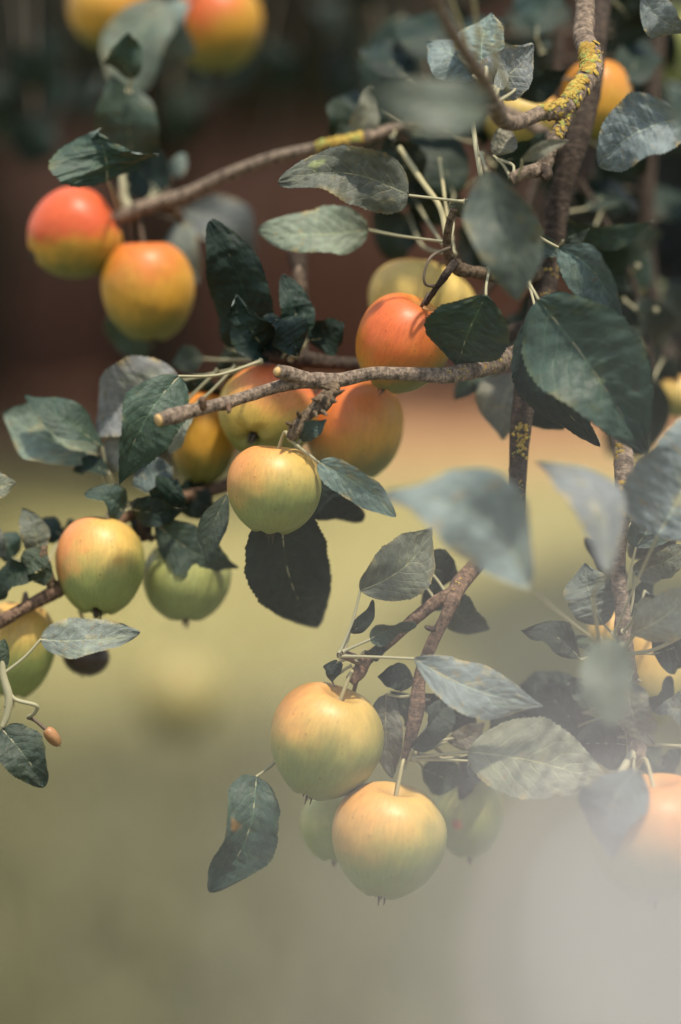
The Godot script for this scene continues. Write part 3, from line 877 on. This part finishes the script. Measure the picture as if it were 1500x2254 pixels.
	leaves([
		[90, 1408, -1, 308, 1388, -1, 98, -24, 16, 0.07, 0.09, 0.07, 3, 4, 1486, -1, "light grey-green leaf with a nibbled brown lower edge"],
		[4, 1605, -1, 98, 1732, -1.5, 112, 10, 14, 0.06, -0.05, 0.06, 1, 14, 1555, -1, "dark ribbed leaf at the lower left edge"],
		[-20, 1480, -1, 12, 1408, -1, 50, 20, 14, 0.1, 0, 0.06, 1, -5, 1500, -1],
	], b)
	# --- the low twig in the middle
	b = branch("slim brown twig above the three lower apples, with a side fork to the left", 1010, 1290, 2)
	w = [[1130, 1140, 5, 15], [1060, 1230, 3, 17], [1010, 1290, 1, 20], [985, 1350, 0, 14], [950, 1420, 0, 14], [925, 1490, 0, 14], [918, 1560, 0, 17], [905, 1620, 0, 13], [890, 1680, 0, 8]]
	twig("twig", w, b, M.red_bark, 16, 0.17)
	lichen(w, b, 0.24, 0.3, 6, 0.7)
	twig("bud", [[955, 1385, -0.8, 7], [942, 1382, -1.2, 6], [936, 1378, -1.2, 3]], b, M.dark_bark, 8, 0.2, 3)
	w = [[1000, 1305, 0.5, 17], [960, 1325, 0.5, 15], [910, 1365, 0.5, 14], [860, 1410, 0.5, 13], [810, 1450, 0, 14], [790, 1480, 0, 17], [770, 1500, 0, 12]]
	twig("side_fork", w, b, M.red_bark, 14, 0.22)
	twig("spur", [[800, 1460, 0, 12], [770, 1445, -0.5, 12], [745, 1440, -0.8, 9]], b, M.spur_bark, 10, 0.3, 6)
	leaves([
		[793, 1301, -0.5, 955, 1160, 0.5, 138, 10, 12, 0.05, 0.10, 0.04, 2, 748, 1438, -0.8, "grey leaf rising on a thin stalk from the side fork"],
		[920, 1230, 4, 1010, 1270, 4, 92, 25, 12, 0.1, 0, 0.06, 0, 985, 1310, 2],
		[988, 1308, 4, 1078, 1386, 4, 88, 14, 12, 0.08, 0.16, 0.06, 1, 975, 1320, 1],
		[938, 1290, 4, 990, 1340, 4, 62, 20, 12, 0.08, 0.1, 0.06, 0, 960, 1330, 1],
		[770, 1392, 0, 824, 1322, 0, 36, 20, 16, 0.1, 0.1, 0.08, 0, 755, 1440, -0.6],
		[815, 1408, -1, 918, 1378, -1, 56, 22, 18, 0.08, -0.15, 0.10, 1, 756, 1434, -0.8],
		[802, 1432, -1, 852, 1428, -1, 36, 25, 18, 0.1, 0.1, 0.12, 0, 785, 1450, -0.5],
		[912, 1450, -2, 1196, 1552, -3, 116, -8, 14, 0.05, 0.07, 0.04, 3, 748, 1444, -0.8, "pale grey-green leaf over the right twig, in sharp focus"],
		[912, 1502, 1, 832, 1488, 1, 66, 15, 12, 0.1, 0.05, 0.06, 0, 930, 1480, 0.5],
		[752, 1480, 0, 712, 1466, 0, 34, 20, 14, 0.1, 0.1, 0.1, 0, 775, 1465, 0],
		[745, 1455, 0, 735, 1512, 0, 34, 20, 14, 0.1, 0.1, 0.1, 0, 765, 1450, 0],
		[850, 1528, 1, 866, 1714, 1.5, 80, -12, 14, 0.05, 0.05, 0.05, 4, 915, 1530, 0.3, "narrow olive leaf hanging between apple and twig"],
		[908, 1650, -0.5, 1000, 1542, 1, 88, 18, 30, 0.10, -0.08, 0.12, 0, 890, 1690, 0],
		[985, 1632, 3, 1068, 1592, 3, 60, 15, 16, 0.1, 0.1, 0.06, 4, 920, 1660, 1],
		[950, 1530, 4, 1050, 1600, 4, 105, 20, 12, 0.1, 0, 0.06, 0, 925, 1540, 1],
		[1030, 1655, -1, 1345, 1725, -2, 178, -14, 12, 0.05, -0.02, 0.04, 3, 903, 1668, 0, "large pale leaf lying almost level, right of the lower apples"],
		[1030, 1675, 0, 1240, 1745, 0, 130, -35, 10, -0.06, -0.2, 0.05, 2, 905, 1672, 0],
		[930, 1560, 3, 1010, 1490, 3, 70, 25, 14, 0.08, 0.1, 0.08, 0, 918, 1570, 1],
		[900, 1600, 4, 860, 1520, 4, 60, 25, 14, 0.08, 0.1, 0.08, 0, 912, 1600, 1],
		[1060, 1620, 5, 1150, 1570, 6, 90, 25, 14, 0.08, 0.1, 0.08, 0, 930, 1640, 1],
		[1080, 1650, 5, 1010, 1760, 5, 90, 30, 12, 0.1, 0, 0.06, 0, 915, 1660, 1],
		[930, 1690, 4, 1020, 1720, 4, 90, 30, 12, 0.1, 0, 0.06, 1, 905, 1665, 1],
		[565, 1709, -0.5, 462, 1966, -1, 138, -4, 14, 0.10, -0.10, 0.08, 1, 640, 1640, 3, "hanging dark leaf with an orange scorched spot left of the lower apples", [0.42, 0.62, 0.24, Color(4.9, 1.7, 0.7)]],
	], b)
	# --- veiled twig at the right
	b = branch("lichened hanging twig at the far right, its leaves paled by the added veil", 1370, 1000, 2)
	w = [[1330, 780, 6, 20], [1355, 900, 4, 20], [1372, 1000, 2, 21], [1372, 1080, 1, 19], [1366, 1170, 1, 17], [1362, 1250, 1, 16], [1370, 1330, 1, 17], [1375, 1400, 1, 18], [1388, 1500, 1, 18], [1395, 1600, 1, 17], [1400, 1660, 0, 15]]
	twig("twig", w, b, M.bark, 16, 0.2)
	lichen(w, b, 0.18, 0.22, 12, 1.1, Vector3(-0.5, 0.2, 0.9))
	lichen(w, b, 0.28, 0.36, 26, 1.3, Vector3(0, 0.2, 1.0), 0.7)
	twig("spur", [[1395, 1620, 0, 14], [1405, 1650, -1, 18], [1398, 1690, -1, 10]], b, M.bark, 10, 0.3, 6)
	twig("cut_stub", [[1400, 1650, -1, 9], [1380, 1680, -2, 9], [1362, 1712, -3, 8]], b, M.petiole, 10, 0.1, 6)
	twig("bare_stalk", [[1380, 1420, 0, 5], [1430, 1350, -1, 5], [1480, 1310, -2, 5], [1540, 1270, -3, 5]], b, M.petiole, 8, 0.1, 6)
	twig("bare_stalk", [[1375, 1440, 0, 5], [1440, 1430, -1, 4], [1520, 1390, -2, 4]], b, M.petiole, 8, 0.1, 6)
	twig("bare_stalk", [[1400, 1640, 0, 5], [1450, 1640, -1, 4], [1540, 1645, -2, 4]], b, M.petiole, 8, 0.1, 6)
	leaves([
		[1448, 1180, -6, 1560, 900, -6, 262, 8, 10, 0.05, 0.04, 0.04, 3, 1352, 1395, -1, "large pale grey leaf cut by the right edge"],
		[1400, 1205, 0, 1450, 1000, 0, 150, 20, 12, 0.06, 0.1, 0.05, 2, 1372, 1330, 1],
		[1168, 1292, -13, 852, 1085, -15, 205, 8, 18, 0.06, 0.16, 0.12, 3, 1312, 1412, -2, "big blurred pale leaf in front of the low twig"],
		[1340, 1262, -15, 1180, 1012, -12, 112, 10, 10, 0.06, 0.20, 0.05, 3, 1318, 1408, -2, "blurred pale leaf arching over the low right twig"],
		[1330, 1375, 2, 1290, 1238, 2, 116, 12, 14, 0.1, -0.1, 0.10, 2, 1365, 1420, 1],
		[1365, 1170, 5, 1325, 1060, 5, 80, 20, 10, 0.1, 0, 0.05, 0, 1366, 1220, 2],
		[1370, 1300, 5, 1290, 1180, 6, 60, 20, 10, 0.1, 0, 0.05, 0, 1366, 1320, 2],
		[1395, 1260, 1, 1520, 1205, 1, 80, 22, 12, 0.1, 0, 0.06, 2, 1375, 1390, 1],
		[1390, 1395, -3, 1530, 1290, -4, 105, 12, 12, 0.06, 0.06, 0.06, 3, 1375, 1430, 0],
		[1278, 1452, -1, 1148, 1386, -1, 74, 20, 26, 0.08, 0.12, 0.17, 0, 1370, 1440, 0, "small dark curled leaf against the yellow grass"],
		[1320, 1430, 2, 1250, 1405, 2, 44, 30, 10, 0.1, 0, 0.06, 1, 1375, 1430, 0],
		[1335, 1405, -15, 1345, 1605, -16, 122, 8, 10, 0.05, 0.03, 0.05, 2, 1370, 1420, -3, "blurred grey-green leaf before the misty apple"],
		[1530, 1570, 0, 1446, 1562, 0, 82, 12, 12, 0.06, 0.05, 0.08, 2, 1540, 1600, 0],
		[1440, 1440, 2, 1540, 1400, 2, 120, 20, 10, 0.08, 0, 0.08, 0, 1385, 1440, 1],
		[1420, 1300, 3, 1500, 1380, 4, 110, 25, 10, 0.08, 0, 0.08, 0, 1375, 1380, 1],
		[1402, 1692, -7, 1345, 1890, -8, 158, 20, 12, 0.06, 0.12, 0.05, 2, 1398, 1660, -1, "grey-green leaf laid over the misty pink apple"],
		[1270, 1500, 5, 1120, 1560, 6, 110, 20, 10, 0.06, 0, 0.06, 0, 1390, 1560, 1],
		[1270, 1600, 4, 1180, 1500, 5, 100, 20, 10, 0.06, 0, 0.06, 0, 1392, 1580, 1],
		[1380, 1640, 2, 1250, 1640, 2, 120, 25, 10, 0.06, 0, 0.06, 0, 1395, 1620, 1],
		[1300, 1560, 3, 1265, 1490, 3, 70, 25, 10, 0.06, 0, 0.06, 1, 1392, 1580, 1],
		[1400, 1690, 3, 1460, 1640, 3, 60, 25, 10, 0.06, 0, 0.06, 1, 1400, 1660, 1],
		[1400, 1120, 3, 1490, 1230, 4, 110, 15, 12, 0.08, 0.1, 0.06, 2, 1368, 1180, 1],
		[1385, 1500, -2, 1440, 1640, -3, 90, 12, 12, 0.08, 0.1, 0.06, 2, 1388, 1480, 0],
		[1400, 1330, -2, 1500, 1400, -3, 84, 15, 12, 0.08, 0.1, 0.06, 3, 1374, 1390, 0],
		[1320, 1640, 4, 1210, 1590, 4, 80, 25, 14, 0.08, 0.1, 0.08, 0, 1392, 1620, 1],
		[1420, 1560, 3, 1480, 1490, 3, 70, 25, 14, 0.08, 0.1, 0.08, 0, 1392, 1580, 1],
		[1410, 1500, 2, 1300, 1520, 3, 90, 25, 14, 0.08, 0.1, 0.08, 1, 1390, 1480, 1],
		[1360, 1360, 4, 1440, 1260, 4, 70, 25, 14, 0.08, 0.1, 0.08, 0, 1372, 1380, 1],
		[1420, 1700, 4, 1500, 1650, 4, 80, 25, 14, 0.08, 0.1, 0.08, 0, 1402, 1660, 1],
		[1330, 1600, 6, 1190, 1680, 6, 120, 20, 10, 0.06, 0, 0.06, 1, 1395, 1600, 1],
		[1160, 1600, 7, 1060, 1530, 7, 110, 20, 10, 0.06, 0, 0.06, 0, 1390, 1570, 2],
	], b)
	# --- leaves at the upper right edge
	b = branch("pale leafy twig entering at the upper right edge", 1540, 260, -3)
	twig("twig", [[1560, -120, 0, 14], [1580, 100, -2, 14], [1560, 260, -3, 13], [1540, 330, -6, 10]], b, M.bark, 12, 0.15)
	leaves([
		[1500, 262, -3, 1316, 366, -2, 168, 6, 18, 0.06, 0.10, 0.05, 3, 1560, 260, -3, "pale grey-white leaf with raised veins, upper right edge"],
		[1530, 300, -18, 1470, 185, -20, 100, 12, 12, 0.06, 0.1, 0.05, 3, 1545, 320, -6],
		[1412, -12, -2, 1520, 72, -2, 84, 14, 18, 0.06, 0.1, 0.07, 3, 1560, -60, 0],
	], b)
	# --- leaves close behind, upper right
	b = branch("shaded leafy twig behind the lichen-covered one", 1400, 300, 22)
	w = [[1460, -80, 26, 18], [1440, 200, 23, 18], [1425, 420, 22, 17], [1430, 600, 22, 15], [1470, 800, 22, 12]]
	twig("twig", w, b, M.dark_bark, 12, 0.15)
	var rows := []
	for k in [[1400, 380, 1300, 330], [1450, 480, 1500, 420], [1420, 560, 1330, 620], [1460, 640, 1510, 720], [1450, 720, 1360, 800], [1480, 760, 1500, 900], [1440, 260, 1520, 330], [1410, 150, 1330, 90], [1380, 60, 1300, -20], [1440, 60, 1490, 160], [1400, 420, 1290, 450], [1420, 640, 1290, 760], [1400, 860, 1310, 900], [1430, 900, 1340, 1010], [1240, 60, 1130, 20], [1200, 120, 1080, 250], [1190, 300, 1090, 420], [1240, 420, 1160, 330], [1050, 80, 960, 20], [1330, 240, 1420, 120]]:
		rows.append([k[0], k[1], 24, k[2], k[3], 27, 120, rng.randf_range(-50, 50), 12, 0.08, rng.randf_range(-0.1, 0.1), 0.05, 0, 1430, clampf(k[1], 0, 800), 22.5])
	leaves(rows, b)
	b = branch("dense dark leaves in the shade just behind the limb and its spur", 1215, 480, 11)
	twig("twig", [[1235, 60, 16, 12], [1205, 300, 14, 12], [1150, 480, 12, 11], [1100, 600, 11, 10], [1020, 700, 11, 7]], b, M.dark_bark, 10, 0.2)
	twig("twig", [[1205, 300, 14, 10], [1320, 470, 14, 9], [1400, 640, 14, 8], [1440, 820, 14, 6]], b, M.dark_bark, 10, 0.2)
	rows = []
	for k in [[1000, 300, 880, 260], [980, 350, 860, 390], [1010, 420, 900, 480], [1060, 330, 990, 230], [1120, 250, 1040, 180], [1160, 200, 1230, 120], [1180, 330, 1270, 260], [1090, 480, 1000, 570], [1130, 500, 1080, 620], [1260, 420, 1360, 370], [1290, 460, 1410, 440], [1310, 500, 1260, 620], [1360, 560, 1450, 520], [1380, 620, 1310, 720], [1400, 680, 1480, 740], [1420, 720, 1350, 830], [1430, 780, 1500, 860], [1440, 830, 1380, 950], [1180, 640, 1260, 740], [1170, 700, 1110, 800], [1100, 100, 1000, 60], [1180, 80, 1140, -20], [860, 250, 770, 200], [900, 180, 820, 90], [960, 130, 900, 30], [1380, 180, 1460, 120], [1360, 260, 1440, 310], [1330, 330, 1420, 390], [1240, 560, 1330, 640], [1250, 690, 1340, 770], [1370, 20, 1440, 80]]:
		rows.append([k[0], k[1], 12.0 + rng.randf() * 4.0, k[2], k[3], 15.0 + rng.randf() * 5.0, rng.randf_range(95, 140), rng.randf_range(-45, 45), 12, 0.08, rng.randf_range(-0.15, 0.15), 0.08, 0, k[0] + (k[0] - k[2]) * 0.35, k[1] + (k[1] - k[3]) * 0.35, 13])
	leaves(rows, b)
	b = branch("deeply blurred dark leaves of the tree filling the top of the view, with unseen ones added above for shade", 800, -60, 60)
	twig("twig", [[1500, -260, 55, 30], [1100, -160, 58, 26], [700, -120, 62, 22], [300, -100, 65, 18], [-60, -20, 70, 12]], b, M.dark_bark, 12, 0.15)
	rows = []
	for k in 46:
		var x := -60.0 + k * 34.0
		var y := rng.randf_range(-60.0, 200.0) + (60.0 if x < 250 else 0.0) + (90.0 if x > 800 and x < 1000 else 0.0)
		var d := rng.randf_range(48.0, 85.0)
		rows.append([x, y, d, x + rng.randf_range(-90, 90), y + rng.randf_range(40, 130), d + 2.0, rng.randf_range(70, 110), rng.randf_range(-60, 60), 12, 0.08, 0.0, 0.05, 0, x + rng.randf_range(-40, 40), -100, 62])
	for k in 84:  # unseen leaves above the view, added to shade the leaves behind
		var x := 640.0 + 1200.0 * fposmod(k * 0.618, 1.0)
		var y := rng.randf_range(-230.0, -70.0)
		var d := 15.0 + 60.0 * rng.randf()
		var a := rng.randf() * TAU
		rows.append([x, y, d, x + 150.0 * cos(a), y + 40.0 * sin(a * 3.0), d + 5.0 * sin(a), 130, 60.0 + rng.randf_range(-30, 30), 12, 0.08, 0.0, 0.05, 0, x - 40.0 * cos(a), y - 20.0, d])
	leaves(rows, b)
	b = branch("bare thin twig far behind from which a lone blurred apple hangs", 420, 1200, 133)
	twig("twig", [[700, -200, 128, 4], [560, 500, 130, 3.4], [470, 1000, 132, 3], [400, 1400, 133, 3]], b, M.dark_bark, 8, 0.1)

func apples() -> void:
	var sun := Vector3(-0.25, 0.8, 0.5)
	for r in [
		[163, 517, 13, 101, 104, 0.82, 0.42, 0.1, 255, 486, 13, 1, Vector3(-0.1, 1.0, 0.2), 1.0, -0.25, 0.25, "rosy apple tilted sideways, leftmost of the pair at the upper left"],
		[325, 640, 13, 102, 116, -0.05, 1.0, 0.1, 300, 480, 14, 1, Vector3(0.0, 0.85, 0.45), 0.75, 0.25, 1.1, "orange-yellow apple just right of the rosy tilted one"],
		[245, 25, 30, 96, 88, 0.1, 1.0, 0.0, 330, -40, 27, 1, Vector3(0.6, 0.8, 0.5), 0.3, 0.2, 1.2, "blurred yellow apple cut by the top edge, left of the pale leaf"],
		[478, 60, 32, 98, 102, 0.0, 1.0, 0.1, 480, -70, 30, 1, Vector3(-0.3, 0.6, 0.7), 0.9, 0.35, 1.0, "blurred orange apple at the top edge, right of the pale leaf"],
		[887, 757, 3, 104, 112, 0.42, 0.86, 0.28, 936, 670, 1, 1, Vector3(-0.2, 0.5, 0.9), 0.88, -0.1, 1.0, "orange-red apple with its stalk hollow showing, above the cut twig"],
		[925, 675, 11, 122, 96, 0.3, 0.9, -0.2, 1000, 590, 4, 3, Vector3(-0.2, 1.0, -0.1), 0.5, 0.55, 1.1, "pale yellow apple half hidden behind the orange-red one"],
		[602, 1077, 0, 104, 103, 0.08, 1.0, 0.12, 640, 968, -1.5, 0, Vector3(-0.65, 0.75, 0.2), 0.8, 0.1, 1.1, "pale yellow-green apple in sharp focus under the cut twig"],
		[588, 912, 6, 109, 100, 0.35, 0.62, -0.72, 650, 800, 6, 7, Vector3(0.35, 0.9, 0.3), 0.95, 0.1, 0.95, "apple showing its dark flower end, behind the cut twig"],
		[782, 945, 8, 110, 116, -0.1, 1.0, 0.1, 745, 805, 7, 1, Vector3(-0.35, 0.7, 0.5), 0.75, 0.0, 1.0, "orange and green apple right of the one showing its flower end"],
		[452, 962, 10, 74, 112, 0.15, 1.0, 0.0, 560, 800, 6, 1, Vector3(0.3, 0.9, 0.2), 0.5, 0.3, 1.1, "shaded bronze apple behind the sawn end of the cut twig"],
		[221, 1246, 5, 98, 112, 0.04, 0.96, -0.22, 255, 1150, 7, 0, Vector3(-0.8, 0.55, 0.15), 0.95, 0.3, 1.0, "yellow apple with a rosy left cheek, at the left", [Vector3(0.48, 0.15, 0.85), 0.16, Color(0.45, 0.3, 0.08)]],
		[413, 1278, 8, 97, 94, 0.05, 1.0, 0.0, 330, 1190, 7, 2, Vector3(0, 1, 0.2), 0.3, 0.6, 1.3, "plain green apple beside the rosy-cheeked one at the left"],
		[38, 1428, 7, 82, 112, 0.1, 1.0, 0.05, 60, 1335, 4.5, 0, Vector3(-0.2, 1.0, 0.1), 0.4, 0.5, 1.2, "green-yellow apple cut by the left edge below the reddish twig"],
		[718, 1634, 0, 125, 130, 0.30, 0.93, 0.22, 775, 1490, 0, 0, Vector3(-0.45, 0.9, 0.25), 0.75, 0.35, 1.25, "large golden apple, upper of the two sharp ones at the bottom"],
		[857, 1850, -0.5, 126, 130, 0.14, 0.97, 0.18, 890, 1680, 0, 0, Vector3(-0.55, 0.7, 0.45), 0.6, 0.2, 1.3, "large golden-green apple, lowest of all, in sharp focus"],
		[735, 1818, 6, 74, 80, 0.0, 1.0, 0.0, 790, 1480, 0.5, 2, Vector3(0, 1, 0.2), 0.1, 0.8, 1.3, "shaded green apple peeping out between the two golden ones"],
		[1030, 1793, 7, 78, 98, -0.05, 1.0, 0.05, 905, 1640, 1, 2, Vector3(0, 1, 0.2), 0.1, 0.8, 1.3, "shaded green apple with a small red spot, right of the lowest apple", [Vector3(-0.35, -0.18, 0.92), 0.2, Color(0.5, 0.1, 0.06)]],
		[1442, 1842, -5, 148, 142, 0.0, 1.0, 0.15, 1400, 1690, -1, 0, Vector3(0.3, 0.7, 0.5), 0.8, -0.1, 1.1, "big pink apple veiled in mist at the lower right edge"],
		[1440, 1490, 10, 66, 112, 0.0, 1.0, 0.1, 1388, 1400, 2, 3, Vector3(-0.1, 0.9, 0.3), 0.3, 0.2, 1.1, "orange-pink apple among the misty leaves at right"],
		[1335, 1395, 9, 42, 52, 0.1, 1.0, 0.1, 1372, 1330, 1, 3, Vector3(0, 0.9, 0.4), 0.4, 0.1, 1.0, "small orange apple behind the misty leaf stalks"],
		[1312, 225, 14, 78, 96, 0.0, 1.0, 0.0, 1300, 80, 8, 1, Vector3(0.1, 0.9, 0.2), 0.35, 0.1, 0.9, "orange apple directly behind the lichen-covered twig"],
		[1155, 268, 15, 92, 70, 0.2, 1.0, 0.0, 1280, 180, 8, 3, Vector3(0.8, 0.6, 0.2), 0.6, 0.4, 1.1, "yellow apple behind the bend of the lichen-covered twig"],
		[1492, 872, 16, 46, 50, 0.1, 1.0, 0.0, 1470, 800, 22, 3, Vector3(0, 1, 0.2), 0.5, 0.3, 1.1, "small yellow-orange apple at the right edge beside the broad leaf"],
		[1428, 655, 32, 46, 42, 0.1, 1.0, 0.0, 1430, 600, 22, 2, Vector3(0, 1, 0.2), 0.2, 0.6, 1.2, "blurred yellow-green apple among the dark leaves at right"],
		[1470, 95, 32, 84, 100, 0.1, 1.0, 0.0, 1450, -50, 26, 2, Vector3(0, 1, 0.2), 0.2, 0.6, 1.2, "dim green apple, deeply blurred at the top right corner"],
		[392, 1535, 145, 96, 100, 0.0, 1.0, 0.1, 400, 1400, 133, 5, Vector3(0, 0.8, 0.5), 0.3, 0.3, 1.2, "lone yellow apple far behind, blurred to a soft disc"],
		[190, 1448, 9, 52, 40, 0.2, 0.9, 0.0, 150, 1290, 6, 4, Vector3(0, 1, 0), 0.0, 0.5, 1.0, "black rotten apple behind the light leaf at the left"],
		[116, 1622, 0, 15, 26, -0.6, 0.8, 0.2, 62, 1578, 0, 6, Vector3(0, 0.8, 0.5), 0.5, 0.0, 1.0, "tiny dried-up tan fruit beside the ribbed leaf"],
	]:
		apple(r)

func added_veil() -> void:  # added fog in place of a pale out-of-focus leaf near the lens
	for k in [[1535, 2290, -48, 0.055, 0.066, 0.42, 0.7], [1530, 2280, -48, 0.083, 0.095, 0.42, 0.55], [1525, 2250, -48, 0.108, 0.122, 0.42, 0.22], [1510, 2200, -48, 0.145, 0.155, 0.42, 0.14], [1500, 2200, -48, 0.18, 0.20, 0.42, 0.10], [1490, 2200, -48, 0.23, 0.25, 0.42, 0.07]]:
		var f := FogVolume.new()
		f.name = numbered("added_veil")
		f.shape = RenderingServer.FOG_VOLUME_SHAPE_ELLIPSOID
		f.size = Vector3(k[3], k[4], k[5]) * 2.0
		var m := FogMaterial.new()
		m.density = k[6]
		m.albedo = Color(1.0, 0.98, 0.97)
		f.material = m
		add_child(f)
		f.position = at(k[0], k[1], k[2])
		f.basis = view_basis
		tag(f, "", "", "", "stuff")
